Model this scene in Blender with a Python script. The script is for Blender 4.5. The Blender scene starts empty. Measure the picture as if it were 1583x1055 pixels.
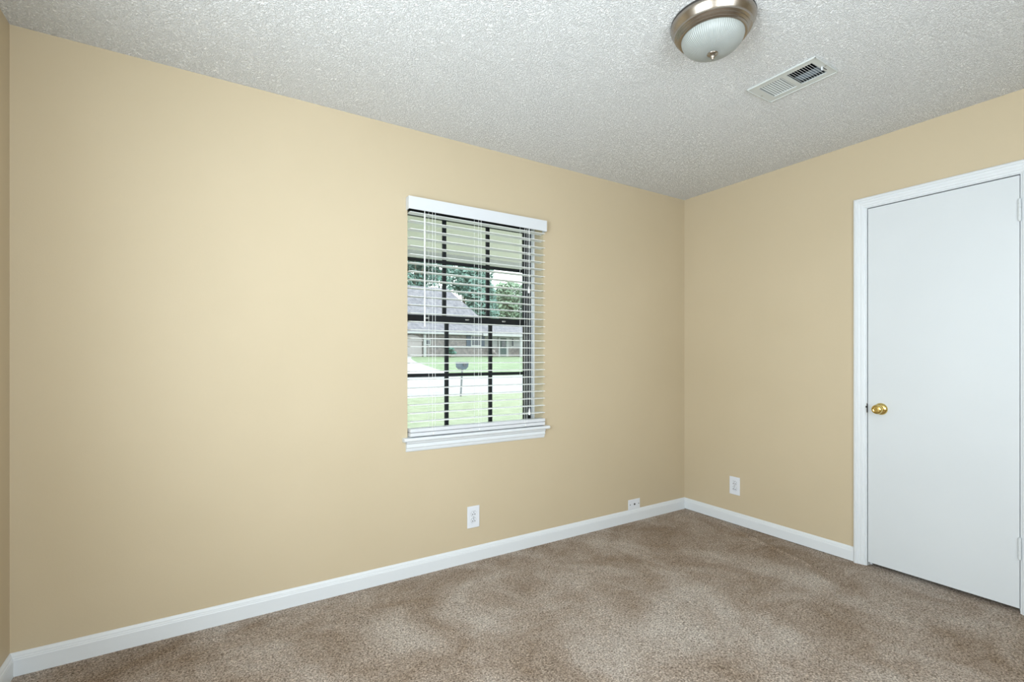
import bpy, bmesh, math, random
from mathutils import Vector, Matrix
random.seed(7)
S = bpy.context.scene
C = S.collection
PI = math.pi

# ---------------------------------------------------------------- camera, world, lights, exposure
H = 2.44
cd = bpy.data.cameras.new('camera')
cam = bpy.data.objects.new('camera', cd); C.objects.link(cam)
cam.location = (-3.2073, -2.540, 1.1937)
cam.rotation_euler = (PI/2, 0, -0.5606)
cd.sensor_width = 36.0
cd.lens = 752.3/1583*36.0
cd.shift_y = 25.4/1583
cd.clip_start = 0.02; cd.clip_end = 500
S.camera = cam

w = bpy.data.worlds.new('overcast_sky'); S.world = w; w.use_nodes = True
bg = w.node_tree.nodes['Background']
bg.inputs['Color'].default_value = (0.93, 0.97, 1.0, 1); bg.inputs['Strength'].default_value = 3.6

def area(name, loc, rot, sx, sy, power, col, spread=PI):
    l = bpy.data.lights.new(name, 'AREA'); l.shape = 'RECTANGLE'; l.size = sx; l.size_y = sy
    l.energy = power; l.color = col; l.spread = spread
    o = bpy.data.objects.new(name, l); C.objects.link(o); o.location = loc; o.rotation_euler = rot
    return o
# added fill light, set in an invented unseen opening behind the camera
area('rear_fill_light', (-2.55, -3.50, 1.36), (PI/2+math.radians(15), 0, 0), 1.7, 1.2, 46, (0.775, 0.905, 1.0))
# added fill light from the left, its unseen wall opening made up too
area('side_fill_light', (-3.93, -1.95, 1.34), (PI/2+math.radians(14), 0, -PI/2), 1.35, 1.2, 70, (0.775, 0.905, 1.0))

vs = S.view_settings
S.display_settings.display_device = 'sRGB'
vs.view_transform = 'Standard'; vs.look = 'None'; vs.exposure = 0.0; vs.gamma = 1.0; vs.use_curve_mapping = False

# ---------------------------------------------------------------- materials
def mat(name, col, rough=0.5, metal=0.0, spec=0.5):
    m = bpy.data.materials.new(name); m.use_nodes = True
    b = m.node_tree.nodes['Principled BSDF']
    b.inputs['Base Color'].default_value = (*col, 1); b.inputs['Roughness'].default_value = rough
    b.inputs['Metallic'].default_value = metal
    b.inputs['Specular IOR Level'].default_value = spec
    return m
def nodes(m): return m.node_tree.nodes, m.node_tree.links, m.node_tree.nodes['Principled BSDF']
def coords(m, scale=(1, 1, 1), rot=(0, 0, 0)):
    n, l, b = nodes(m)
    tc = n.new('ShaderNodeTexCoord'); mp = n.new('ShaderNodeMapping')
    mp.inputs['Scale'].default_value = scale; mp.inputs['Rotation'].default_value = rot
    l.new(tc.outputs['Object'], mp.inputs['Vector']); return mp.outputs['Vector']
def noise(m, vec, scale, detail=4, rough=0.55, dist=0.0):
    n, l, b = nodes(m)
    t = n.new('ShaderNodeTexNoise'); t.inputs['Scale'].default_value = scale
    t.inputs['Detail'].default_value = detail; t.inputs['Roughness'].default_value = rough
    t.inputs['Distortion'].default_value = dist
    l.new(vec, t.inputs['Vector']); return t.outputs['Fac']
def ramp(m, fac, stops):
    n, l, b = nodes(m)
    r = n.new('ShaderNodeValToRGB'); e = r.color_ramp.elements
    while len(e) > 1: e.remove(e[-1])
    e[0].position = stops[0][0]; e[0].color = (*stops[0][1], 1)
    for p, c in stops[1:]:
        x = e.new(p); x.color = (*c, 1)
    l.new(fac, r.inputs['Fac']); return r.outputs['Color']
def bump(m, h, strength, dist, normal=None):
    n, l, b = nodes(m)
    t = n.new('ShaderNodeBump'); t.inputs['Strength'].default_value = strength; t.inputs['Distance'].default_value = dist
    l.new(h, t.inputs['Height'])
    if normal: l.new(normal, t.inputs['Normal'])
    l.new(t.outputs['Normal'], b.inputs['Normal']); return t.outputs['Normal']
def mixc(m, fac, a, b_, mode='MIX'):
    n, l, b = nodes(m)
    x = n.new('ShaderNodeMix'); x.data_type = 'RGBA'; x.blend_type = mode
    for sock, v in ((x.inputs['Factor'], fac), (x.inputs[6], a), (x.inputs[7], b_)):
        if hasattr(v, 'node'): l.new(v, sock)
        elif isinstance(v, (int, float)): sock.default_value = v
        else: sock.default_value = (*v, 1)
    return x.outputs[2]
def base(m, sock):
    n, l, b = nodes(m); l.new(sock, b.inputs['Base Color'])

# tan wall paint
M_wall = mat('tan_wall_paint', (0.60, 0.49, 0.335), 0.62, 0, 0.35)
v = coords(M_wall)
base(M_wall, ramp(M_wall, noise(M_wall, v, 1.3, 3), [(0.3, (0.505, 0.418, 0.284)), (0.7, (0.530, 0.440, 0.303))]))
bump(M_wall, noise(M_wall, v, 170, 3), 0.10, 0.002)

# stomped texture ceiling
M_ceil = mat('textured_ceiling_paint', (0.93, 0.935, 0.93), 0.85, 0, 0.2)
v = coords(M_ceil, (1, 1, 1))
n_, l_, b_ = nodes(M_ceil)
h1 = noise(M_ceil, v, 104, 3, 0.6, 1.2)
h2 = noise(M_ceil, v, 210, 2, 0.6, 0.6)
add = n_.new('ShaderNodeMath'); add.operation = 'MULTIPLY_ADD'; add.inputs[1].default_value = 0.35
l_.new(h2, add.inputs[0]); l_.new(h1, add.inputs[2])
mr = n_.new('ShaderNodeMapRange'); mr.interpolation_type = 'SMOOTHSTEP'; mr.inputs['From Min'].default_value = 0.52; mr.inputs['From Max'].default_value = 0.84
l_.new(add.outputs[0], mr.inputs['Value'])
bump(M_ceil, mr.outputs['Result'], 1.0, 0.0062)

# carpet
M_carp = mat('brown_cut_pile_carpet', (0.3, 0.22, 0.16), 0.95, 0, 0.1)
v = coords(M_carp)
big = noise(M_carp, v, 2.3, 6, 0.66, 0.5)
c1 = ramp(M_carp, big, [(0.32, (0.32, 0.24, 0.175)), (0.48, (0.44, 0.36, 0.295)), (0.66, (0.585, 0.52, 0.46))])
fine = noise(M_carp, v, 150, 3, 0.7, 0.8)
c2 = ramp(M_carp, fine, [(0.36, (0.34, 0.30, 0.27)), (0.5, (0.95, 0.95, 0.95)), (0.64, (1.65, 1.65, 1.65))])
base(M_carp, mixc(M_carp, 1.0, c1, c2, 'MULTIPLY'))
bump(M_carp, fine, 1.0, 0.012)

M_trim = mat('white_trim_paint', (0.66, 0.685, 0.705), 0.38)
M_door = mat('white_door_paint', (0.79, 0.825, 0.86), 0.45)
v = coords(M_door, (1, 1, 1))
base(M_door, ramp(M_door, noise(M_door, v, 2.0, 2), [(0.3, (0.585, 0.61, 0.625)), (0.7, (0.605, 0.63, 0.645))]))
M_blind = mat('white_blind_vinyl_lit', (0.80, 0.82, 0.81), 0.42)  # slats kept lighter, standing in for daylight glowing through them
M_val = mat('white_blind_vinyl_dim', (0.62, 0.64, 0.665), 0.4)  # darker copy of the blind white, for valance and bottom rail
M_cord = mat('white_cord', (0.85, 0.87, 0.86), 0.7)
M_black = mat('black_window_metal', (0.009, 0.011, 0.013), 0.6, 0, .3)
M_gapd = mat('dark_gap', (0.02, 0.02, 0.02), 0.9)
M_plate = mat('white_plate_plastic', (0.68, 0.70, 0.74), 0.35)
M_gapshade = mat('gap_shade_grey', (0.22, 0.22, 0.23), 0.8)  # solid grey standing in for the shade in the gap round each socket
M_slot = mat('dark_slot', (0.02, 0.02, 0.022), 0.6)
M_screw = mat('dull_screw_metal', (0.45, 0.45, 0.44), 0.4, 0.8)
M_brass = mat('polished_brass', (0.72, 0.55, 0.20), 0.14, 1.0)
M_brassd = mat('brass_key_face', (0.62, 0.45, 0.15), 0.3, 1.0)
M_nick = mat('brushed_nickel', (0.36, 0.32, 0.275), 0.27, 1.0)
v = coords(M_nick, (1, 1, 12)); bump(M_nick, noise(M_nick, v, 60, 2), 0.05, 0.001)
M_panshade = mat('pan_shadow_dark', (0.05, 0.045, 0.04), 0.5, 0.5)  # pan coloured dark to draw the shadow line at the fixture's edge
M_vent = mat('register_grey_paint', (0.52, 0.54, 0.52), 0.45)
M_vbk = mat('duct_dark', (0.03, 0.035, 0.04), 0.8)
M_damp = mat('damper_steel', (0.55, 0.62, 0.70), 0.5, 0.0)

# alabaster glass: fine streaks running from the finial to the rim
M_shade = mat('frosted_ribbed_glass', (0.33, 0.35, 0.335), 0.34)
n_, l_, b_ = nodes(M_shade)
tc = n_.new('ShaderNodeTexCoord'); gr = n_.new('ShaderNodeTexGradient'); gr.gradient_type = 'RADIAL'
l_.new(tc.outputs['Object'], gr.inputs['Vector'])
wv = n_.new('ShaderNodeMath'); wv.operation = 'MULTIPLY'; wv.inputs[1].default_value = 2*PI*90
l_.new(gr.outputs['Fac'], wv.inputs[0])
sn = n_.new('ShaderNodeMath'); sn.operation = 'SINE'; l_.new(wv.outputs[0], sn.inputs[0])
bump(M_shade, sn.outputs[0], 0.7, 0.0008)
b_.inputs['Transmission Weight'].default_value = 0.0
b_.inputs['Subsurface Weight'].default_value = 0.25; b_.inputs['Subsurface Radius'].default_value = (0.02, 0.02, 0.02)

def glass_mat(name, tint, gl=0.05):
    m = bpy.data.materials.new(name); m.use_nodes = True
    n, l = m.node_tree.nodes, m.node_tree.links
    n.remove(n['Principled BSDF'])
    t = n.new('ShaderNodeBsdfTransparent'); t.inputs['Color'].default_value = (*tint, 1)
    g = n.new('ShaderNodeBsdfGlossy'); g.inputs['Roughness'].default_value = 0.02
    x = n.new('ShaderNodeMixShader'); x.inputs[0].default_value = gl
    l.new(t.outputs[0], x.inputs[1]); l.new(g.outputs[0], x.inputs[2]); l.new(x.outputs[0], n['Material Output'].inputs['Surface'])
    return m
M_glass = glass_mat('window_glass', (0.94, 0.98, 0.96))

# ---------------------------------------------------------------- mesh helpers
def box(bm, x0, x1, y0, y1, z0, z1, bev=0.0, seg=2):
    x0, x1 = sorted((x0, x1)); y0, y1 = sorted((y0, y1)); z0, z1 = sorted((z0, z1))
    vs_ = [bm.verts.new(p) for p in ((x0,y0,z0),(x1,y0,z0),(x1,y1,z0),(x0,y1,z0),(x0,y0,z1),(x1,y0,z1),(x1,y1,z1),(x0,y1,z1))]
    fs = [bm.faces.new([vs_[i] for i in f]) for f in ((3,2,1,0),(4,5,6,7),(0,1,5,4),(1,2,6,5),(2,3,7,6),(3,0,4,7))]
    if bev > 0:
        es = list({e for f in fs for e in f.edges})
        bmesh.ops.bevel(bm, geom=es, offset=bev, segments=seg, affect='EDGES', profile=0.5)
def prism(bm, pts, a, b):
    """closed loop of 3D points swept from offset vector a to b"""
    A = [bm.verts.new(Vector(p)+Vector(a)) for p in pts]; B = [bm.verts.new(Vector(p)+Vector(b)) for p in pts]
    k = len(pts); bm.faces.new(A[::-1]); bm.faces.new(B)
    for i in range(k): bm.faces.new((A[i], A[(i+1) % k], B[(i+1) % k], B[i]))
def loft(bm, A, B):
    A = [bm.verts.new(p) for p in A]; B = [bm.verts.new(p) for p in B]; k = len(A)
    bm.faces.new(A[::-1]); bm.faces.new(B)
    for i in range(k): bm.faces.new((A[i], A[(i+1) % k], B[(i+1) % k], B[i]))
def tube(bm, p, q, r, seg=12, r2=None):
    p, q = Vector(p), Vector(q); d = (q-p).normalized()
    u = d.orthogonal().normalized(); w_ = d.cross(u); r2 = r if r2 is None else r2
    A = [bm.verts.new(p+(u*math.cos(t)+w_*math.sin(t))*r) for t in [2*PI*i/seg for i in range(seg)]]
    B = [bm.verts.new(q+(u*math.cos(t)+w_*math.sin(t))*r2) for t in [2*PI*i/seg for i in range(seg)]]
    bm.faces.new(A[::-1]); bm.faces.new(B)
    for i in range(seg): bm.faces.new((A[i], A[(i+1) % seg], B[(i+1) % seg], B[i]))
def lathe(bm, prof, seg=64, M=None):
    rings = []
    for r, z in prof:
        if r < 1e-6: ring = [bm.verts.new((0, 0, z))]
        else: ring = [bm.verts.new((r*math.cos(2*PI*i/seg), r*math.sin(2*PI*i/seg), z)) for i in range(seg)]
        rings.append(ring)
    for a, b in zip(rings, rings[1:]):
        for i in range(seg):
            j = (i+1) % seg
            if len(a) == 1 and len(b) == 1: continue
            if len(a) == 1: bm.faces.new((a[0], b[j], b[i]))
            elif len(b) == 1: bm.faces.new((a[i], a[j], b[0]))
            else: bm.faces.new((a[i], a[j], b[j], b[i]))
    if M is not None:
        bmesh.ops.transform(bm, matrix=M, verts=[v_ for r_ in rings for v_ in r_])
def obj(name, bm, m, parent=None, smooth=False, angle=35):
    bmesh.ops.recalc_face_normals(bm, faces=bm.faces[:])
    me = bpy.data.meshes.new(name); bm.to_mesh(me); bm.free()
    o = bpy.data.objects.new(name, me); C.objects.link(o)
    if m is not None: me.materials.append(m)
    if smooth:
        for p in me.polygons: p.use_smooth = True
        me.set_sharp_from_angle(angle=math.radians(angle))
    if parent is not None:
        o.parent = parent; o.matrix_parent_inverse = Matrix.Translation(-parent.location)
    return o
def thing(name, label, cat, loc=(0, 0, 0), group=None, kind=None):
    o = bpy.data.objects.new(name, None); C.objects.link(o); o.location = loc
    o.empty_display_size = 0.1
    return tag(o, label, cat, group, kind)
def tag(o, label, cat, group=None, kind=None):
    o['label'] = label; o['category'] = cat
    if group: o['group'] = group
    if kind: o['kind'] = kind
    return o
def B(): return bmesh.new()

# ---------------------------------------------------------------- room shell
XL, YB, TH, WT = -3.831, -3.36, 0.16, 0.22
WX0, WX1, WZ0, WZ1 = -2.283, -1.375, 0.755, 2.052       # front window opening
DY0, DY1, DZ = -1.245, -1.895, 2.062                     # door rough opening

bm = B()
box(bm, XL-TH, TH, YB-TH, WT, -0.14, -0.025)
def pile(x, y):          # the carpet has a low ruck beside the right wall and small swells
    z = .0012*math.sin(x*7.1+1.3*math.sin(y*5))*math.sin(y*6.3+x)
    t = min(1, max(0, -y-.25)); cx = -.02-.30*t; a = max(0, min(1, (-y-.25)/.2))*max(0, min(1, (1.25+y)/.25))
    z += .009*a*math.exp(-((x-cx)/.014)**2) - .003*a*math.exp(-((x-cx+.035)/.02)**2)
    e = min(-x, -y, x-XL)
    return z*max(0, min(1, e/.05)) if e < .05 else z
xs_ = [XL-TH+.0+i*(-.6-XL+TH)/90 for i in range(90)] + [-.6+.6*i/100 for i in range(100)] + [0, TH/2, TH]
ys_ = [YB-TH+(-YB+TH)*i/150 for i in range(150)] + [0, WT]
gr_ = [[bm.verts.new((x, y, pile(x, y))) for y in ys_] for x in xs_]
for a, b in zip(gr_, gr_[1:]):
    for j in range(len(ys_)-1): bm.faces.new((a[j], b[j], b[j+1], a[j+1]))
floor = obj('floor', bm, M_carp); tag(floor, 'brown cut-pile carpet covering the whole room floor', 'carpet', kind='structure')

VX0, VX1, VY0, VY1 = -1.080, -0.887, -1.505, -1.205      # ceiling register
hx0, hx1, hy0, hy1 = VX0+.022, VX1-.022, VY0+.022, VY1-.022
bm = B()
box(bm, XL-TH, hx0, YB-TH, TH, H, H+.1); box(bm, hx1, TH, YB-TH, TH, H, H+.1)
box(bm, hx0, hx1, YB-TH, hy0, H, H+.1); box(bm, hx0, hx1, hy1, TH, H, H+.1)
tag(obj('ceiling', bm, M_ceil), 'off-white ceiling with a rough stomped texture', 'ceiling', kind='structure')

bm = B()
box(bm, XL-TH, WX0, 0, WT, -.1, H); box(bm, WX1, TH, 0, WT, -.1, H)
box(bm, WX0, WX1, 0, WT, -.1, WZ0-.03); box(bm, WX0, WX1, 0, WT, WZ1, H)
tag(obj('wall_window', bm, M_wall), 'long tan wall with the blinded window in it', 'wall', kind='structure')
bm = B()
box(bm, 0, TH, DY0, 0, -.1, H); box(bm, 0, TH, YB-TH, DY1, -.1, H); box(bm, 0, TH, DY1, DY0, DZ, H)
tag(obj('wall_right', bm, M_wall), 'tan wall on the right around the white door', 'wall', kind='structure')
bm = B()
SY0, SY1, SZ0, SZ1 = -2.68, -1.22, 0.72, 2.08  # opening added out of view for the side fill light
box(bm, XL-TH, XL, YB-TH, SY0, -.1, H); box(bm, XL-TH, XL, SY1, 0, -.1, H)
box(bm, XL-TH, XL, SY0, SY1, -.1, SZ0); box(bm, XL-TH, XL, SY0, SY1, SZ1, H)
tag(obj('wall_left', bm, M_wall), 'sliver of shaded tan wall at the left edge', 'wall', kind='structure')
bm = B()
RX0, RX1, RZ0, RZ1 = -3.46, -1.64, 0.75, 2.10  # unseen opening added to let the rear fill light in
box(bm, XL, RX0, YB-TH, YB, -.1, H); box(bm, RX1, 0, YB-TH, YB, -.1, H)
box(bm, RX0, RX1, YB-TH, YB, -.1, RZ0); box(bm, RX0, RX1, YB-TH, YB, RZ1, H)
tag(obj('wall_back', bm, M_wall), 'tan wall behind the viewer with an opening added for fill light', 'wall', kind='structure')
# closet behind the door
bm = B()
box(bm, TH, .75, DY0+.3, DY0+.34, 0, H); box(bm, TH, .75, DY1-.34, DY1-.3, 0, H); box(bm, .75, .79, DY1-.34, DY0+.34, 0, H)
box(bm, TH, .79, DY1-.34, DY0+.34, H, H+.04); box(bm, TH+.001, .79, DY1-.34, DY0+.34, -.12, -.001)
tag(obj('wall_closet', bm, M_wall), 'closet walls behind the closed white door', 'wall', kind='structure')

# baseboards: profile (offset from wall, height), mitred at the ends
BP = [(0, 0), (.0135, 0), (.0135, .060), (.0120, .064), (.0120, .067), (.0095, .070), (.0085, .076), (.0050, .0825), (.0020, .0855), (0, .0855)]
def baseboard(name, p, q, nrm, m0, m1, label, lift=0.0):
    p, q, nrm = Vector((*p, 0)), Vector((*q, 0)), Vector((*nrm, 0)); d = (q-p).normalized()
    BPz = [(o, max(z, lift)) for o, z in BP]
    A = [p + nrm*o + d*(o*m0) + Vector((0, 0, z)) for o, z in BPz]
    Bq = [q + nrm*o - d*(o*m1) + Vector((0, 0, z)) for o, z in BPz]
    bm = B(); loft(bm, A, Bq)
    tag(obj(name, bm, M_trim), label, 'baseboard', kind='structure')
baseboard('baseboard_window', (XL, 0), (0, 0), (0, -1), 1, 1, 'long white baseboard under the window wall')
baseboard('baseboard_right', (0, 0), (0, -1.195), (-1, 0), 1, 0, 'white baseboard between the corner and the door casing', .004)
baseboard('baseboard_left', (XL, YB), (XL, 0), (1, 0), 0, 1, 'white baseboard of the left wall at the bottom left corner')
# ---------------------------------------------------------------- door
door = thing('door_1', 'white flush closet door with brass knob in white moulded casing', 'door', (0, -1.57, 0), kind='structure')
CP = [(0, 0), (0, .012), (.003, .0165), (.009, .0190), (.015, .0190), (.018, .0150), (.028, .0150), (.033, .0115), (.043, .0115), (.047, .0080), (.053, .0075), (.058, .004), (.058, 0)]  # from outer edge, thickness
ci, co = 0.0, 0.058
yo0, yo1, zo = -1.195, -1.944, 2.110
def casing_leg(ysign, yo, top, name='casing'):
    A = [(-t, yo - ysign*w_, 0.0) for w_, t in CP]
    Bq = [(-t, yo - ysign*w_, top - w_) for w_, t in CP]
    bm = B(); loft(bm, A, Bq); obj(name, bm, M_trim, door)
casing_leg(1, yo0, zo); casing_leg(-1, yo1, zo)
A = [(-t, yo0 - w_, zo - w_) for w_, t in CP]; Bq = [(-t, yo1 + w_, zo - w_) for w_, t in CP]
bm = B(); loft(bm, A, Bq); obj('casing', bm, M_trim, door)
bm = B()
box(bm, -.0005, TH, -1.2455, -1.2595, 0, 2.049); box(bm, -.0005, TH, -1.8805, -1.8945, 0, 2.049); box(bm, -.0005, TH, -1.2455, -1.8945, 2.049, 2.0615)
box(bm, .040, .052, -1.2595, -1.270, 0, 2.049); box(bm, .040, .052, -1.870, -1.8805, 0, 2.049); box(bm, .040, .052, -1.2595, -1.8805, 2.037, 2.049)
obj('jamb', bm, M_trim, door)
bm = B(); box(bm, .001, .036, -1.2630, -1.8775, .022, 2.0440, .0012, 1)
slab = obj('door_panel', bm, M_door, door)
kz, ky = .904, -1.327
KM = Matrix.Translation((.001, ky, kz)) @ Matrix.Rotation(-PI/2, 4, 'Y')
bm = B(); lathe(bm, [(0, 0), (.0320, 0), (.0330, .002), (.0325, .005), (.029, .010), (.022, .0135), (.016, .0150), (0, .0150)], 48, KM)
ro = obj('door_knob', bm, M_brass, door, True)
bm = B(); lathe(bm, [(.010, .014), (.0105, .022), (.0115, .028), (.018, .031), (.0235, .037), (.0262, .045), (.0262, .052), (.0245, .058), (.0200, .0620), (.0165, .0630), (.0150, .0605), (.0130, .0600)], 48, KM)
obj('knob_grip', bm, M_brass, ro, True)
bm = B(); lathe(bm, [(.0135, .0590), (.0135, .0605), (.008, .0612), (.0065, .0585), (.0, .0585)], 32, KM)
obj('key_disc', bm, M_brassd, ro, True)
for z0 in (1.832, .256):
    bm = B()
    for k in range(5):
        tube(bm, (-.0065, -1.8790, z0+.0005+k*.0195), (-.0065, -1.8790, z0+.0185+k*.0195), .0062, 14)
    tube(bm, (-.0065, -1.8790, z0-.004), (-.0065, -1.8790, z0+.1005), .0044, 12)
    box(bm, -.0012, .0008, -1.8720, -1.8870, z0, z0+.097)
    obj('hinge', bm, M_door, door, True)
bm = B(); box(bm, -.0012, .012, -1.2560, -1.2600, kz-.028, kz+.028); 
sp = obj('strike_plate', bm, M_screw, door)
bm = B(); box(bm, -.0020, .010, -1.2590, -1.2635, kz-.024, kz+.024); box(bm, -.0020, .004, -1.2500, -1.2600, kz+.001, kz+.012)
obj('latch_gap', bm, M_slot, sp)

# ---------------------------------------------------------------- window
win = thing('window_1', 'black double-hung window with gridded sashes behind white blinds', 'window', (-1.829, .15, .74), kind='structure')
bm = B()
f0, f1 = .125, .21
box(bm, WX0, WX0+.022, f0, f1, WZ0, WZ1); box(bm, WX1-.022, WX1, f0, f1, WZ0, WZ1)
box(bm, WX0, WX1, f0, f1, WZ1-.022, WZ1); box(bm, WX0, WX1, f0, f1, WZ0-.02, WZ0+.012)
obj('window_frame', bm, M_black, win)
bm = B()      # white strips lining the recess next to the frame
box(bm, WX0+.0002, WX0+.012, .098, f0, WZ0, WZ1); box(bm, WX1-.012, WX1-.0002, .098, f0, WZ0, WZ1)
obj('jamb_liner', bm, M_trim, win)
XM1, XM2 = -1.988, -1.687
def sash(name, z0, z1, y0, y1, zm, brail, trail):
    x0, x1 = WX0+.014, WX1-.010; st = .030
    bm = B()
    box(bm, x0, x0+st, y0, y1, z0, z1, .002, 1); box(bm, x1-st, x1, y0, y1, z0, z1, .002, 1)
    box(bm, x0+st, x1-st, y0, y1, z0, z0+brail, .002, 1); box(bm, x0+st, x1-st, y0, y1, z1-trail, z1, .002, 1)
    # stepped profile on the rails
    box(bm, x0+st, x1-st, y0-.004, y0, z1-trail+.006, z1-.006, .0015, 1)
    s = obj(name, bm, M_black, win)
    for xm in (XM1, XM2):
        bm = B(); box(bm, xm-.0115, xm+.0115, y0+.006, y1-.006, z0+brail, z1-trail, .002, 1); obj('muntin', bm, M_black, s)
    bm = B(); box(bm, x0+st, x1-st, y0+.005, y1-.007, zm-.0095, zm+.0095, .002, 1); obj('muntin', bm, M_black, s)
    bm = B(); ym = (y0+y1)/2; box(bm, x0+st, x1-st, ym-.002, ym+.002, z0+brail, z1-trail); obj('glass_pane', bm, M_glass, s)
    return s
sash('upper_sash', 1.412, WZ1-.006, .160, .190, 1.768, .032, .010)
ls = sash('lower_sash', .757, 1.440, .126, .156, 1.090, .027, .040)
for x in (-2.12, -1.86, -1.60):
    bm = B(); box(bm, x-.012, x+.012, .118, .126, 1.418, 1.428, .002, 1); box(bm, x-.002, x+.010, .112, .120, 1.421, 1.426)
    obj('sash_lock', bm, M_screw, ls)
# sill and apron
bm = B()
prof = [(.125, .0), (-.030, .0), (-.036, .004), (-.038, .010), (-.036, .017), (-.030, .021), (.125, .021)]
prism(bm, [(0, y, .737+z) for y, z in prof if y < .0] + [(0, .0, .758), (0, .0, .737)], (-2.312, 0, 0), (-1.348, 0, 0))
box(bm, WX0+.0005, WX1-.0005, -.001, .125, .7255, .758)
obj('window_sill', bm, M_trim, win)
bm = B()
ap = [(0, .737), (-.020, .737), (-.022, .731), (-.018, .724), (-.013, .721), (-.016, .714), (-.016, .704), (-.011, .700), (-.009, .690), (-.006, .682), (-.003, .680), (0, .680)]
prism(bm, [(0, y, z) for y, z in ap], (-2.293, 0, 0), (-1.372, 0, 0))
obj('window_apron', bm, M_trim, win)

# ---------------------------------------------------------------- blind
bl = thing('window_blind', 'white two-inch slat blind with valance hanging in the window', 'blind', (-1.829, -.01, 2.05))
bx0, bx1 = WX0+.006, WX1-.008
bm = B(); box(bm, -2.292, -1.380, -.047, -.041, 1.992, 2.060, .0015, 2)
box(bm, -2.292, -2.288, -.0405, -.001, 1.992, 2.060); box(bm, -1.384, -1.380, -.0405, -.001, 1.992, 2.060)
obj('valance', bm, M_val, bl)
bm = B(); box(bm, bx0+.004, bx1-.004, -.036, .024, 2.017, 2.048, .003, 2); obj('headrail', bm, M_blind, bl)
SZ = [1.207 + .0455*k for k in range(-8, 18)]
for z in SZ:
    bm = B()
    top = [(0, y, z + .0022*(1-((y+.006)/.025)**2) + .0014) for y in (-.031, -.024, -.014, -.006, .002, .012, .019)]
    bot = [(0, y, zz-.0028) for (_, y, zz) in reversed(top)]
    prism(bm, top+bot, (bx0, 0, 0), (bx1, 0, 0))
    obj('slat', bm, M_blind, bl, True, 50)
bm = B(); box(bm, bx0, bx1, -.033, .021, .786, .806, .004, 3); box(bm, bx0, bx1, -.031, .019, .764, .784, .003, 2)
obj('bottom_rail', bm, M_val, bl)
for x in (-2.151, -1.863, -1.540):
    bm = B()
    for y in (-.0330, .0210): tube(bm, (x, y, .79), (x, y, 2.02), .0008, 6)
    tube(bm, (x+.016, -.0340, .79), (x+.016, -.0340, 2.02), .0009, 6)
    for z in SZ: tube(bm, (x, -.0330, z-.0015), (x, .0210, z-.0015), .0006, 4)
    tube(bm, (x+.004, -.0365, .775), (x+.004, -.0330, .775), .005, 10)
    obj('ladder_cord', bm, M_cord, bl)
bm = B()
tube(bm, (-2.2, -.0385, 2.018), (-2.2, -.0415, 1.975), .0018, 8)
tube(bm, (-2.2, -.0410, 1.978), (-2.2, -.0410, 1.362), .0042, 6)
obj('tilt_wand', bm, M_blind, bl, True, 20)
for dx, zt in ((0, 1.615), (.003, .858)):
    bm = B(); x = -1.512+dx
    tube(bm, (x, -.0375, 2.018), (x, -.0375, zt), .0011, 6)
    c_ = obj('lift_cord', bm, M_cord, bl)
    bm = B(); lathe(bm, [(0, .020), (.0025, .020), (.004, .012), (.0062, -.006), (.0066, -.018), (.005, -.022), (0, -.022)], 16, Matrix.Translation((x, -.0375, zt)))
    obj('tassel', bm, M_blind, c_, True)

# ---------------------------------------------------------------- outlets and wall plates
def plate_mesh(wd, ht, t=.006):
    bm = B(); box(bm, -wd/2, wd/2, -t, 0, -ht/2, ht/2, .0028, 3); return bm
def rrect(bm, w_, h_, y0, y1, zc, cut=.007):
    pts = []
    for a in range(24):
        t = 2*PI*a/24; x = w_/2*math.cos(t); z = w_/2*math.sin(t)
        z = max(-h_/2, min(h_/2, z)); pts.append((x, 0, zc+z))
    prism(bm, pts, (0, y0, 0), (0, y1, 0))
def place(o, loc, rz):
    o.rotation_euler = (0, 0, rz); o.location = loc
def outlet(loc, rz, label):
    t = bpy.data.objects.new('power_outlet', None); C.objects.link(t); t.empty_display_size = .05
    tag(t, label, 'outlet', 'duplex power outlets low on the walls')
    obj('cover_plate', plate_mesh(.080, .127), M_plate, t)
    for zc in (.0195, -.0195):
        bm = B(); rrect(bm, .034, .028, -.0085, -.003, zc); r_ = obj('socket', bm, M_plate, t)
        bm = B(); rrect(bm, .0366, .0306, -.0063, -.004, zc); obj('socket_gap_shade', bm, M_gapshade, r_)
        bm = B()
        box(bm, -.0086, -.0046, -.0092, -.0080, zc-.008, zc+.001); box(bm, .0046, .0086, -.0092, -.0080, zc-.008, zc+.001)
        tube(bm, (0, -.0092, zc+.0080), (0, -.0080, zc+.0080), .0026, 12)
        o_ = obj('contact_slot', bm, M_slot, r_)
    bm = B(); tube(bm, (0, -.0072, 0), (0, -.0055, 0), .0030, 12); obj('screw', bm, M_screw, t)
    place(t, loc, rz); return t
outlet((-1.882, 0, .259), 0, 'white duplex outlet on the window wall below the window')
outlet((0, -.436, .274), -PI/2, 'white duplex outlet on the right wall between corner and door')
t = thing('cable_wall_plate', 'small white horizontal cable plate resting on the baseboard near the corner', 'wall plate')
bm = plate_mesh(.118, .072); obj('cover_plate', bm, M_plate, t)
bm = B(); tube(bm, (.002, -.0075, 0), (.002, -.0050, 0), .0072, 16); obj('cable_port', bm, M_slot, t)
for x in (-.042, .044):
    bm = B(); tube(bm, (x, -.0072, 0), (x, -.0050, 0), .0036, 12); obj('screw', bm, M_slot, t)
place(t, (-.562, 0, .1222), 0)

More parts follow.
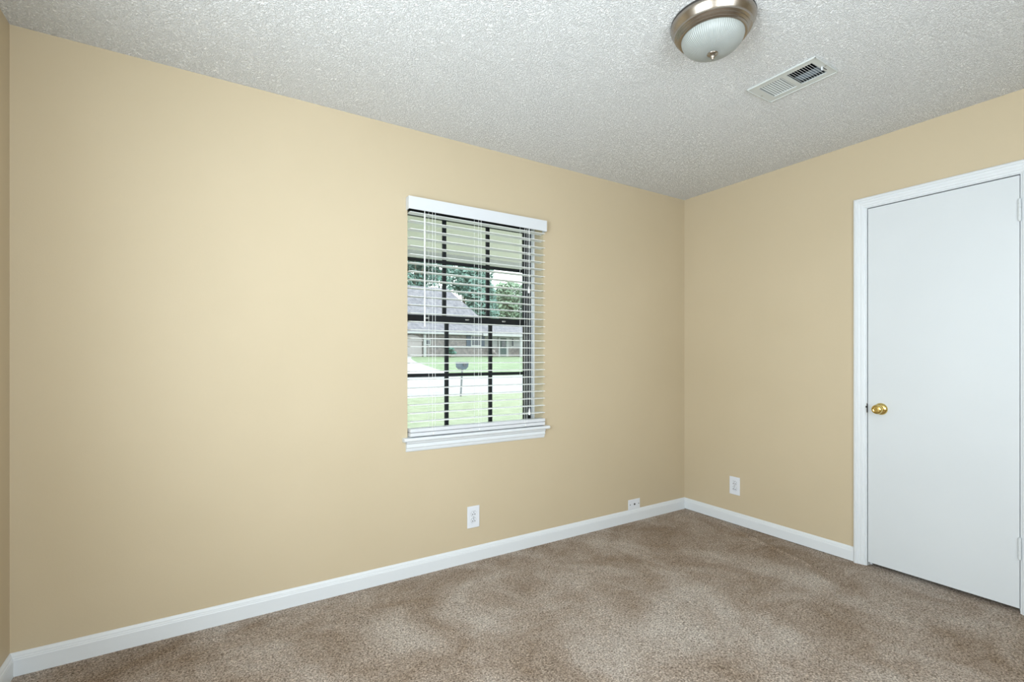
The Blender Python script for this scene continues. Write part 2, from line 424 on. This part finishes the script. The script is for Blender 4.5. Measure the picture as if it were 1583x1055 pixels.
# ---------------------------------------------------------------- ceiling light
cl = thing('ceiling_light', 'flush-mount ceiling light with brushed nickel ring and frosted glass bowl', 'ceiling light')
bm = B(); lathe(bm, [(0, 0), (.1475, 0), (.1480, -.004), (.1470, -.008), (.1440, -.008)], 96); obj('mounting_pan', bm, M_panshade, cl, True)
bm = B(); lathe(bm, [(.1440, -.006), (.1475, -.008), (.1482, -.012), (.1468, -.018), (.1420, -.027), (.1365, -.036), (.1330, -.0415), (.1335, -.0450), (.1300, -.0475), (.1270, -.0500), (.1275, -.0530), (.1235, -.0560), (.1205, -.0580), (.1210, -.0610), (.1160, -.0640), (.1100, -.0640), (.1090, -.055)], 96)
obj('trim_ring', bm, M_nick, cl, True, 50)
prof = [(.1100, -.058)]
for k in range(1, 17):
    a = k/16; prof.append((.1100*math.cos(a*PI/2)**.85 if a < 1 else 0, -.060-.062*math.sin(a*PI/2)))
bm = B(); lathe(bm, prof, 96); obj('glass_bowl', bm, M_shade, cl, True)
bm = B(); lathe(bm, [(0, -.117), (.0175, -.119), (.0195, -.1215), (.0185, -.1245), (.0120, -.1265), (.0085, -.1285), (.0095, -.1325), (.0070, -.1370), (.0030, -.1410), (.0020, -.1440), (0, -.1450)], 40)
obj('finial', bm, M_nick, cl, True, 60)
cl.location = (-1.621, -1.409, H-.0005)

# ---------------------------------------------------------------- ceiling register
vt = thing('ceiling_vent', 'rectangular grey metal air register with louvres in the ceiling', 'air vent')
cx_, cy_ = (VX0+VX1)/2, (VY0+VY1)/2
hw, hl = (VX1-VX0)/2, (VY1-VY0)/2
ow = .064                                           # half width of openings
b2 = (-.122, -.012); b1 = (.006, .112)              # y ranges of both louvre banks
bm = B()
z0, z1 = -.006, -.0005
box(bm, -hw, -ow, -hl, hl, z0, z1); box(bm, ow, hw, -hl, hl, z0, z1)
for ya, yb in ((-hl, b2[0]), (b2[1], b1[0]), (b1[1], hl)): box(bm, -ow, ow, ya, yb, z0, z1)
# turned-down rim
for ya, yb, xa, xb in ((-hl, -hl+.003, -hw, hw), (hl-.003, hl, -hw, hw), (-hl, hl, -hw, -hw+.003), (-hl, hl, hw-.003, hw)):
    box(bm, xa, xb, ya, yb, -.0085, z0)
obj('face_frame', bm, M_vent, vt)
def louvre(y, sgn):
    bm = B(); L, tk, an = (.0060, .0006, 48) if sgn > 0 else (.0033, .0006, 35)
    d = Vector((0, math.cos(math.radians(an)), sgn*math.sin(math.radians(an)))); n = Vector((0, -d.z, d.y))
    c0 = Vector((0, y, -.001))
    prism(bm, [c0-d*L-n*tk, c0+d*L-n*tk, c0+d*L+n*tk, c0-d*L+n*tk], (-ow, 0, 0), (ow, 0, 0))
    obj('louvre', bm, M_vent, vt)
for k in range(9): louvre(b1[0]+.008+k*(b1[1]-b1[0]-.016)/8, -1)
for k in range(10): louvre(b2[0]+.006+k*(b2[1]-b2[0]-.012)/9, 1)
bm = B()
for x in (-.030, .002): box(bm, x-.001, x+.001, b2[0], b2[1], .0050, .0062)
obj('support_rib', bm, M_vbk, vt)
bm = B(); loft(bm, [(.006, b2[0], .0065), (.062, b2[0], .0100), (.062, b2[0], .0115), (.006, b2[0], .008)], [(.006, b2[1], .0065), (.062, b2[1], .0100), (.062, b2[1], .0115), (.006, b2[1], .008)])
obj('damper_blade', bm, M_damp, vt)
bm = B()      # sheet metal boot above
zt = .16; W_ = hw-.0225; L_ = hl-.0225
box(bm, -W_, W_, -L_, L_, zt, zt+.002); box(bm, -W_, -W_+.002, -L_, L_, .001, zt); box(bm, W_-.002, W_, -L_, L_, .001, zt)
box(bm, -W_, W_, -L_, -L_+.002, .001, zt); box(bm, -W_, W_, L_-.002, L_, .001, zt)
obj('duct_boot', bm, M_vbk, vt)
bm = B(); box(bm, .000, .040, -.1315, -.1285, -.0064, -.005); o_ = obj('lever_slot', bm, M_slot, vt)
bm = B(); box(bm, -.004, .004, -.1325, -.1275, -.020, -.0055, .001, 1); obj('lever', bm, M_plate, vt)
for y in (-.142, .138):
    bm = B(); tube(bm, (.004, y, -.0078), (.004, y, -.0055), .004, 12); obj('screw', bm, M_screw, vt)
vt.location = (cx_, cy_, H)

# ================================================================ outside
def flat(name, c1, c2, scale, rough=.9, bm_s=.3, bd=.02, det=5):
    m = mat(name, c1, rough, 0, .2); v = coords(m)
    f = noise(m, v, scale, det, .65)
    base(m, ramp(m, f, [(.35, c1), (.65, c2)])); bump(m, f, bm_s, bd); return m
M_grass1 = flat('near_lawn_grass', (.21, .24, .16), (.29, .32, .23), 3.0, bd=.03)
M_grass2 = flat('far_lawn_grass', (.17, .23, .14), (.26, .32, .22), 1.2, bd=.03)
M_road = flat('pale_concrete_road', (.33, .34, .37), (.37, .38, .40), .6)
M_drive = flat('pale_driveway', (.37, .37, .39), (.42, .42, .43), .8)
M_roof = flat('grey_shingle_roof', (.15, .15, .18), (.27, .26, .29), 2.5, det=8)
M_brick = flat('weathered_brick', (.16, .15, .16), (.30, .27, .27), 3.0, det=8)
M_side = mat('white_siding', (.36, .37, .39), .6)
v = coords(M_side); n_, l_, b_ = nodes(M_side)
wt_ = n_.new('ShaderNodeTexWave'); wt_.bands_direction = 'Z'; wt_.inputs['Scale'].default_value = 1.6; l_.new(v, wt_.inputs['Vector']); bump(M_side, wt_.outputs['Fac'], .4, .02)
M_wtrim = mat('white_exterior_trim', (.40, .41, .42), .5)
M_pink = mat('pale_pink_garage_paint', (.36, .33, .34), .6)
M_shut = mat('blue_grey_shutter', (.07, .09, .13), .6)
M_edoor = mat('dark_teal_door', (.05, .085, .09), .5)
M_eglass = mat('dark_house_glass', (.05, .06, .08), .1)
M_mail = mat('mailbox_blue_grey', (.07, .10, .14), .4)
M_post = mat('mailbox_post_paint', (.16, .17, .19), .6)
M_soff = mat('porch_ceiling_boards', (.80, .78, .76), .6)
v = coords(M_soff); n_, l_, b_ = nodes(M_soff)
wt_ = n_.new('ShaderNodeTexWave'); wt_.bands_direction = 'Y'; wt_.wave_profile = 'SAW'; wt_.inputs['Scale'].default_value = 2.2; l_.new(v, wt_.inputs['Vector']); bump(M_soff, wt_.outputs['Fac'], .5, .02)

def gz(y):      # height of the ground away from the house
    pts = [(0, -.32), (14.6, -.30), (24, .06), (45, 1.30), (80, 2.6), (140, 3)]
    for (a, za), (b, zb) in zip(pts, pts[1:]):
        if y <= b: return za+(zb-za)*(y-a)/(b-a)
    return 3
def strip(name, m, xs, y0, y1, label, cat, dz=0.0, n=14):
    bm = B(); rows = []
    for i in range(n+1):
        y = y0+(y1-y0)*i/n; rows.append([bm.verts.new((x, y, gz(y)+dz)) for x in xs])
    for a, b in zip(rows, rows[1:]):
        for i in range(len(xs)-1): bm.faces.new((a[i], a[i+1], b[i+1], b[i]))
    r = bmesh.ops.extrude_face_region(bm, geom=bm.faces[:])
    for v_ in [g for g in r['geom'] if isinstance(g, bmesh.types.BMVert)]: v_.co.z -= .25
    o = obj(name, bm, m); tag(o, label, cat, kind='structure'); return o
xs = [-60, -20, 0, 10, 20, 35, 60, 110]
strip('lawn', M_grass1, xs, WT+.02, 14.6, 'pale near lawn in front of the house, this side of the road', 'lawn')
strip('road', M_road, xs, 14.6, 24.0, 'pale grey street running past behind the near lawn', 'road', -.02)
strip('lawn', M_grass2, xs, 24.0, 140, 'far green lawn sloping up to the house across the road', 'lawn', n=30)
# driveway across the street (slab on the sloping lawn)
bm = B(); rows = []
for i in range(19):
    t_ = i/18; y = 24.0+(44.4-24.0)*t_
    xb = 9.6+(y-24.0)*.155+1.6*t_**4; xa = xb-6.5+2.5*t_
    rows.append((bm.verts.new((xa, y, gz(y)+.02)), bm.verts.new((xb, y, gz(y)+.02))))
for (a, b), (c_, d_) in zip(rows, rows[1:]): bm.faces.new((a, b, d_, c_))
r = bmesh.ops.extrude_face_region(bm, geom=bm.faces[:])
for v_ in [g for g in r['geom'] if isinstance(g, bmesh.types.BMVert)]: v_.co.z -= .1
tag(obj('driveway', bm, M_drive), 'pale concrete driveway leading to the garage across the road', 'driveway', kind='structure')

# porch ceiling over the window
bm = B(); box(bm, -9, 7, WT, 3.25, 2.50, 2.62)
po = obj('porch_ceiling', bm, M_soff); tag(po, 'pale green boarded porch ceiling outside the top of the window', 'porch ceiling', kind='structure')
bm = B(); box(bm, -9, 7, 3.10, 3.25, 2.42, 2.50); obj('porch_beam', bm, M_wtrim, po)
bm = B(); box(bm, -9, 7, WT, 3.35, 2.62, 2.70); obj('porch_roof', bm, M_roof, po)

# house across the road
hs = thing('neighbour_house', 'low brick house with grey shingle roof across the road', 'house', (19, 45, 1.2))
def hp(name, m, bm, par=None, sm=False): return obj(name, bm, m, par or hs, sm)
def hbox(name, m, *a, par=None):
    bm = B(); box(bm, *a)
    return obj(name, bm, m, par or hs)
hbox('brick_wall', M_brick, 6.0, 23.0, 45, 53, .6, 3.9)
hbox('siding_wall', M_side, 23.0, 33, 45.6, 53, .6, 3.9)
hbox('brick_base', M_brick, 23.0, 33, 45.45, 45.6, .6, 2.28)
# gable-hip roof
bm = B()
e0, e1 = (5.2, 44.5, 3.75), (23.6, 44.5, 3.75)
vv = [bm.verts.new(p) for p in ((5.2, 44.4, 3.78), (24.6, 44.4, 3.78), (24.6, 55, 3.78), (5.2, 55, 3.78), (9.5, 50, 9.3), (20.8, 50, 9.3))]
for f in ((0, 1, 5, 4), (1, 2, 5), (2, 3, 4, 5), (3, 0, 4), (3, 2, 1, 0)): bm.faces.new([vv[i] for i in f])
hp('main_roof', M_roof, bm)
bm = B()
vv = [bm.verts.new(p) for p in ((22.4, 44.2, 3.80), (34, 44.2, 3.80), (34, 54.5, 3.80), (22.4, 54.5, 3.80), (22.4, 49.4, 5.3), (33, 49.4, 5.3))]
for f in ((0, 1, 5, 4), (1, 2, 5), (2, 3, 4, 5), (3, 0, 4), (3, 2, 1, 0)): bm.faces.new([vv[i] for i in f])
hp('porch_roof', M_roof, bm)
hbox('fascia', M_wtrim, 5.2, 22.4, 44.3, 44.42, 3.62, 3.80)
hbox('fascia', M_wtrim, 22.4, 34, 44.1, 44.22, 3.55, 3.82)
hbox('sill_band', M_wtrim, 16.4, 23.0, 44.9, 45.02, 2.28, 2.42)
g = hbox('garage_door', M_pink, 13.4, 15.6, 44.9, 45.05, 1.0, 2.85)
bm = B(); prism(bm, [(13.1, 0, 2.85), (15.9, 0, 2.85), (15.2, 0, 3.35), (14.5, 0, 3.55), (13.8, 0, 3.35)], (0, 44.85, 0), (0, 45.05, 0)); hp('garage_arch', M_pink, bm)
hbox('garage_post', M_wtrim, 15.75, 16.0, 44.7, 44.95, 1.0, 3.7)
def hwin(x0, x1, z0, z1, y):
    f = hbox('house_window', M_wtrim, x0, x1, y-.08, y+.02, z0, z1)
    hbox('pane', M_eglass, x0+.12, x1-.12, y-.10, y-.05, z0+.12, z1-.12, par=f)
hwin(15.95, 16.6, 2.45, 3.1, 45.0)
hwin(21.3, 22.55, 2.42, 3.62, 45.0)
hwin(26.8, 27.3, 2.4, 3.5, 45.6)
for x0, x1 in ((20.75, 21.25), (22.6, 22.98)): hbox('shutter', M_shut, x0, x1, 44.9, 45.01, 2.42, 3.62)
hbox('entry_frame', M_wtrim, 25.1, 26.4, 45.4, 45.5, 1.3, 3.55)
hbox('entry_door', M_edoor, 25.3, 26.1, 45.35, 45.42, 1.35, 3.4)
hbox('entry_pane', M_eglass, 25.45, 25.95, 45.3, 45.36, 2.45, 3.1)
for x in (23.5, 27.5, 31.5): hbox('porch_column', M_wtrim, x-.14, x+.14, 44.3, 44.55, 1.25, 3.75)
hbox('porch_rail', M_wtrim, 27.6, 31.4, 44.38, 44.46, 2.0, 2.1)
for x in [27.9+.35*k for k in range(10)]: hbox('baluster', M_wtrim, x-.03, x+.03, 44.39, 44.45, 1.3, 2.0)

# mailbox at the near kerb
mbx = thing('mailbox', 'dark blue-grey mailbox on a thin leaning post by the road', 'mailbox', (5.04, 14.3, -.30))
bm = B(); prism(bm, [(-.17, 0, .20), (.17, 0, .20), (.15, 0, .02), (.06, 0, -.08), (-.05, 0, -.09), (-.15, 0, .0)], (5.09, 14.05, .82), (5.09, 14.50, .82))
obj('mailbox_body', bm, M_mail, mbx)
bm = B(); box(bm, 5.02, 5.16, 14.03, 14.05, .86, .98); obj('mailbox_door', bm, M_eglass, mbx)
bm = B(); tube(bm, (5.03, 14.28, -.35), (5.10, 14.28, .76), .035, 10); obj('mailbox_post', bm, M_post, mbx, True)

# shrubs and trees
M_leaf = [flat('hazed_teal_leaves', (.12, .23, .20), (.24, .36, .32), .6), flat('hazed_light_green_leaves', (.22, .32, .22), (.32, .42, .32), .6), flat('pale_blossom_leaves', (.34, .31, .31), (.42, .40, .40), 1.5)]  # tree greens paled so the colour carries haze and overexposure
M_bark = flat('grey_bark', (.12, .10, .08), (.22, .19, .16), 3)
def crown(bm, blobs, n, size, rnd):
    for (cx, cy, cz, rx, rz) in blobs:
        for _ in range(n):
            d = Vector((rnd.gauss(0, 1), rnd.gauss(0, 1), rnd.gauss(0, 1))).normalized()*(rnd.uniform(.55, 1.0)**.5)
            p = Vector((cx+d.x*rx, cy+d.y*rx, cz+d.z*rz))
            u = Vector((rnd.gauss(0, 1), rnd.gauss(0, 1), rnd.gauss(0, 1))).normalized(); w_ = u.orthogonal().normalized()
            s = size*rnd.uniform(.6, 1.3)
            bm.faces.new([bm.verts.new(p+q) for q in (u*s, w_*s*.6, -u*s, -w_*s*.6)])
def leafy(name, x, y, base_z, h, r, mi, label, cat, seed, group=None, size=.35, n=700, trunk=.35):
    rnd = random.Random(seed)
    t = thing(name, label, cat, (x, y, base_z), group)
    blobs = []
    nb = 9 if h > 4 else 3
    for k in range(nb):
        a = rnd.uniform(0, 2*PI); q = rnd.uniform(.2, .75)*r
        zz = base_z+h*(trunk+(1-trunk)*rnd.uniform(.15, .85))
        blobs.append((x+q*math.cos(a), y+q*math.sin(a), zz, r*rnd.uniform(.4, .6), h*(1-trunk)*rnd.uniform(.18, .3)))
    blobs.append((x, y, base_z+h*.88, r*.5, h*.12))
    bm = B(); crown(bm, blobs, n, size, rnd); me_o = None
    me = bpy.data.meshes.new('foliage'); bm.to_mesh(me); bm.free(); me.materials.append(M_leaf[mi])
    o = bpy.data.objects.new('foliage', me); C.objects.link(o); o.parent = t; o.matrix_parent_inverse = Matrix.Translation(-t.location)
    bm = B(); tube(bm, (x, y, base_z-.1), (x, y, base_z+h*.6), r*.07+.03, 10, r*.03+.02)
    for k in range(4):
        b_ = blobs[k]; tube(bm, (x, y, base_z+h*.3), b_[:3], r*.03, 6, r*.012)
    obj('trunk', bm, M_bark, t, True)
    return t
leafy('broadleaf_tree', 20.5, 60, 1.8, 17.5, 4.6, 0, 'teal green tree behind the far house, leftmost seen through the window', 'tree', 1, 'trees beyond the far house')
leafy('broadleaf_tree', 38.0, 80, 2.4, 22.0, 5.0, 0, 'tall teal green tree above the roof in the middle window panes', 'tree', 2, 'trees beyond the far house')
leafy('broadleaf_tree', 29.7, 59.3, 1.8, 10.8, 3.0, 0, 'shorter teal tree beyond the roof end, right of the middle muntin', 'tree', 3, 'trees beyond the far house', trunk=.12)
leafy('broadleaf_tree', 40.6, 66.5, 2.1, 11.5, 4.6, 1, 'light green rounded tree at the right of the window view', 'tree', 4, 'trees beyond the far house', trunk=.1)
leafy('shrub', 23.15, 43.4, 1.18, .8, .45, 2, 'small white blossoming shrub by the porch column across the road', 'shrub', 6, None, .1, 250, .1)
leafy('shrub', 18.0, 43.2, 1.18, 1.0, .8, 0, 'dark green shrub against the brick wall of the far house', 'shrub', 7, None, .14, 300, .1)
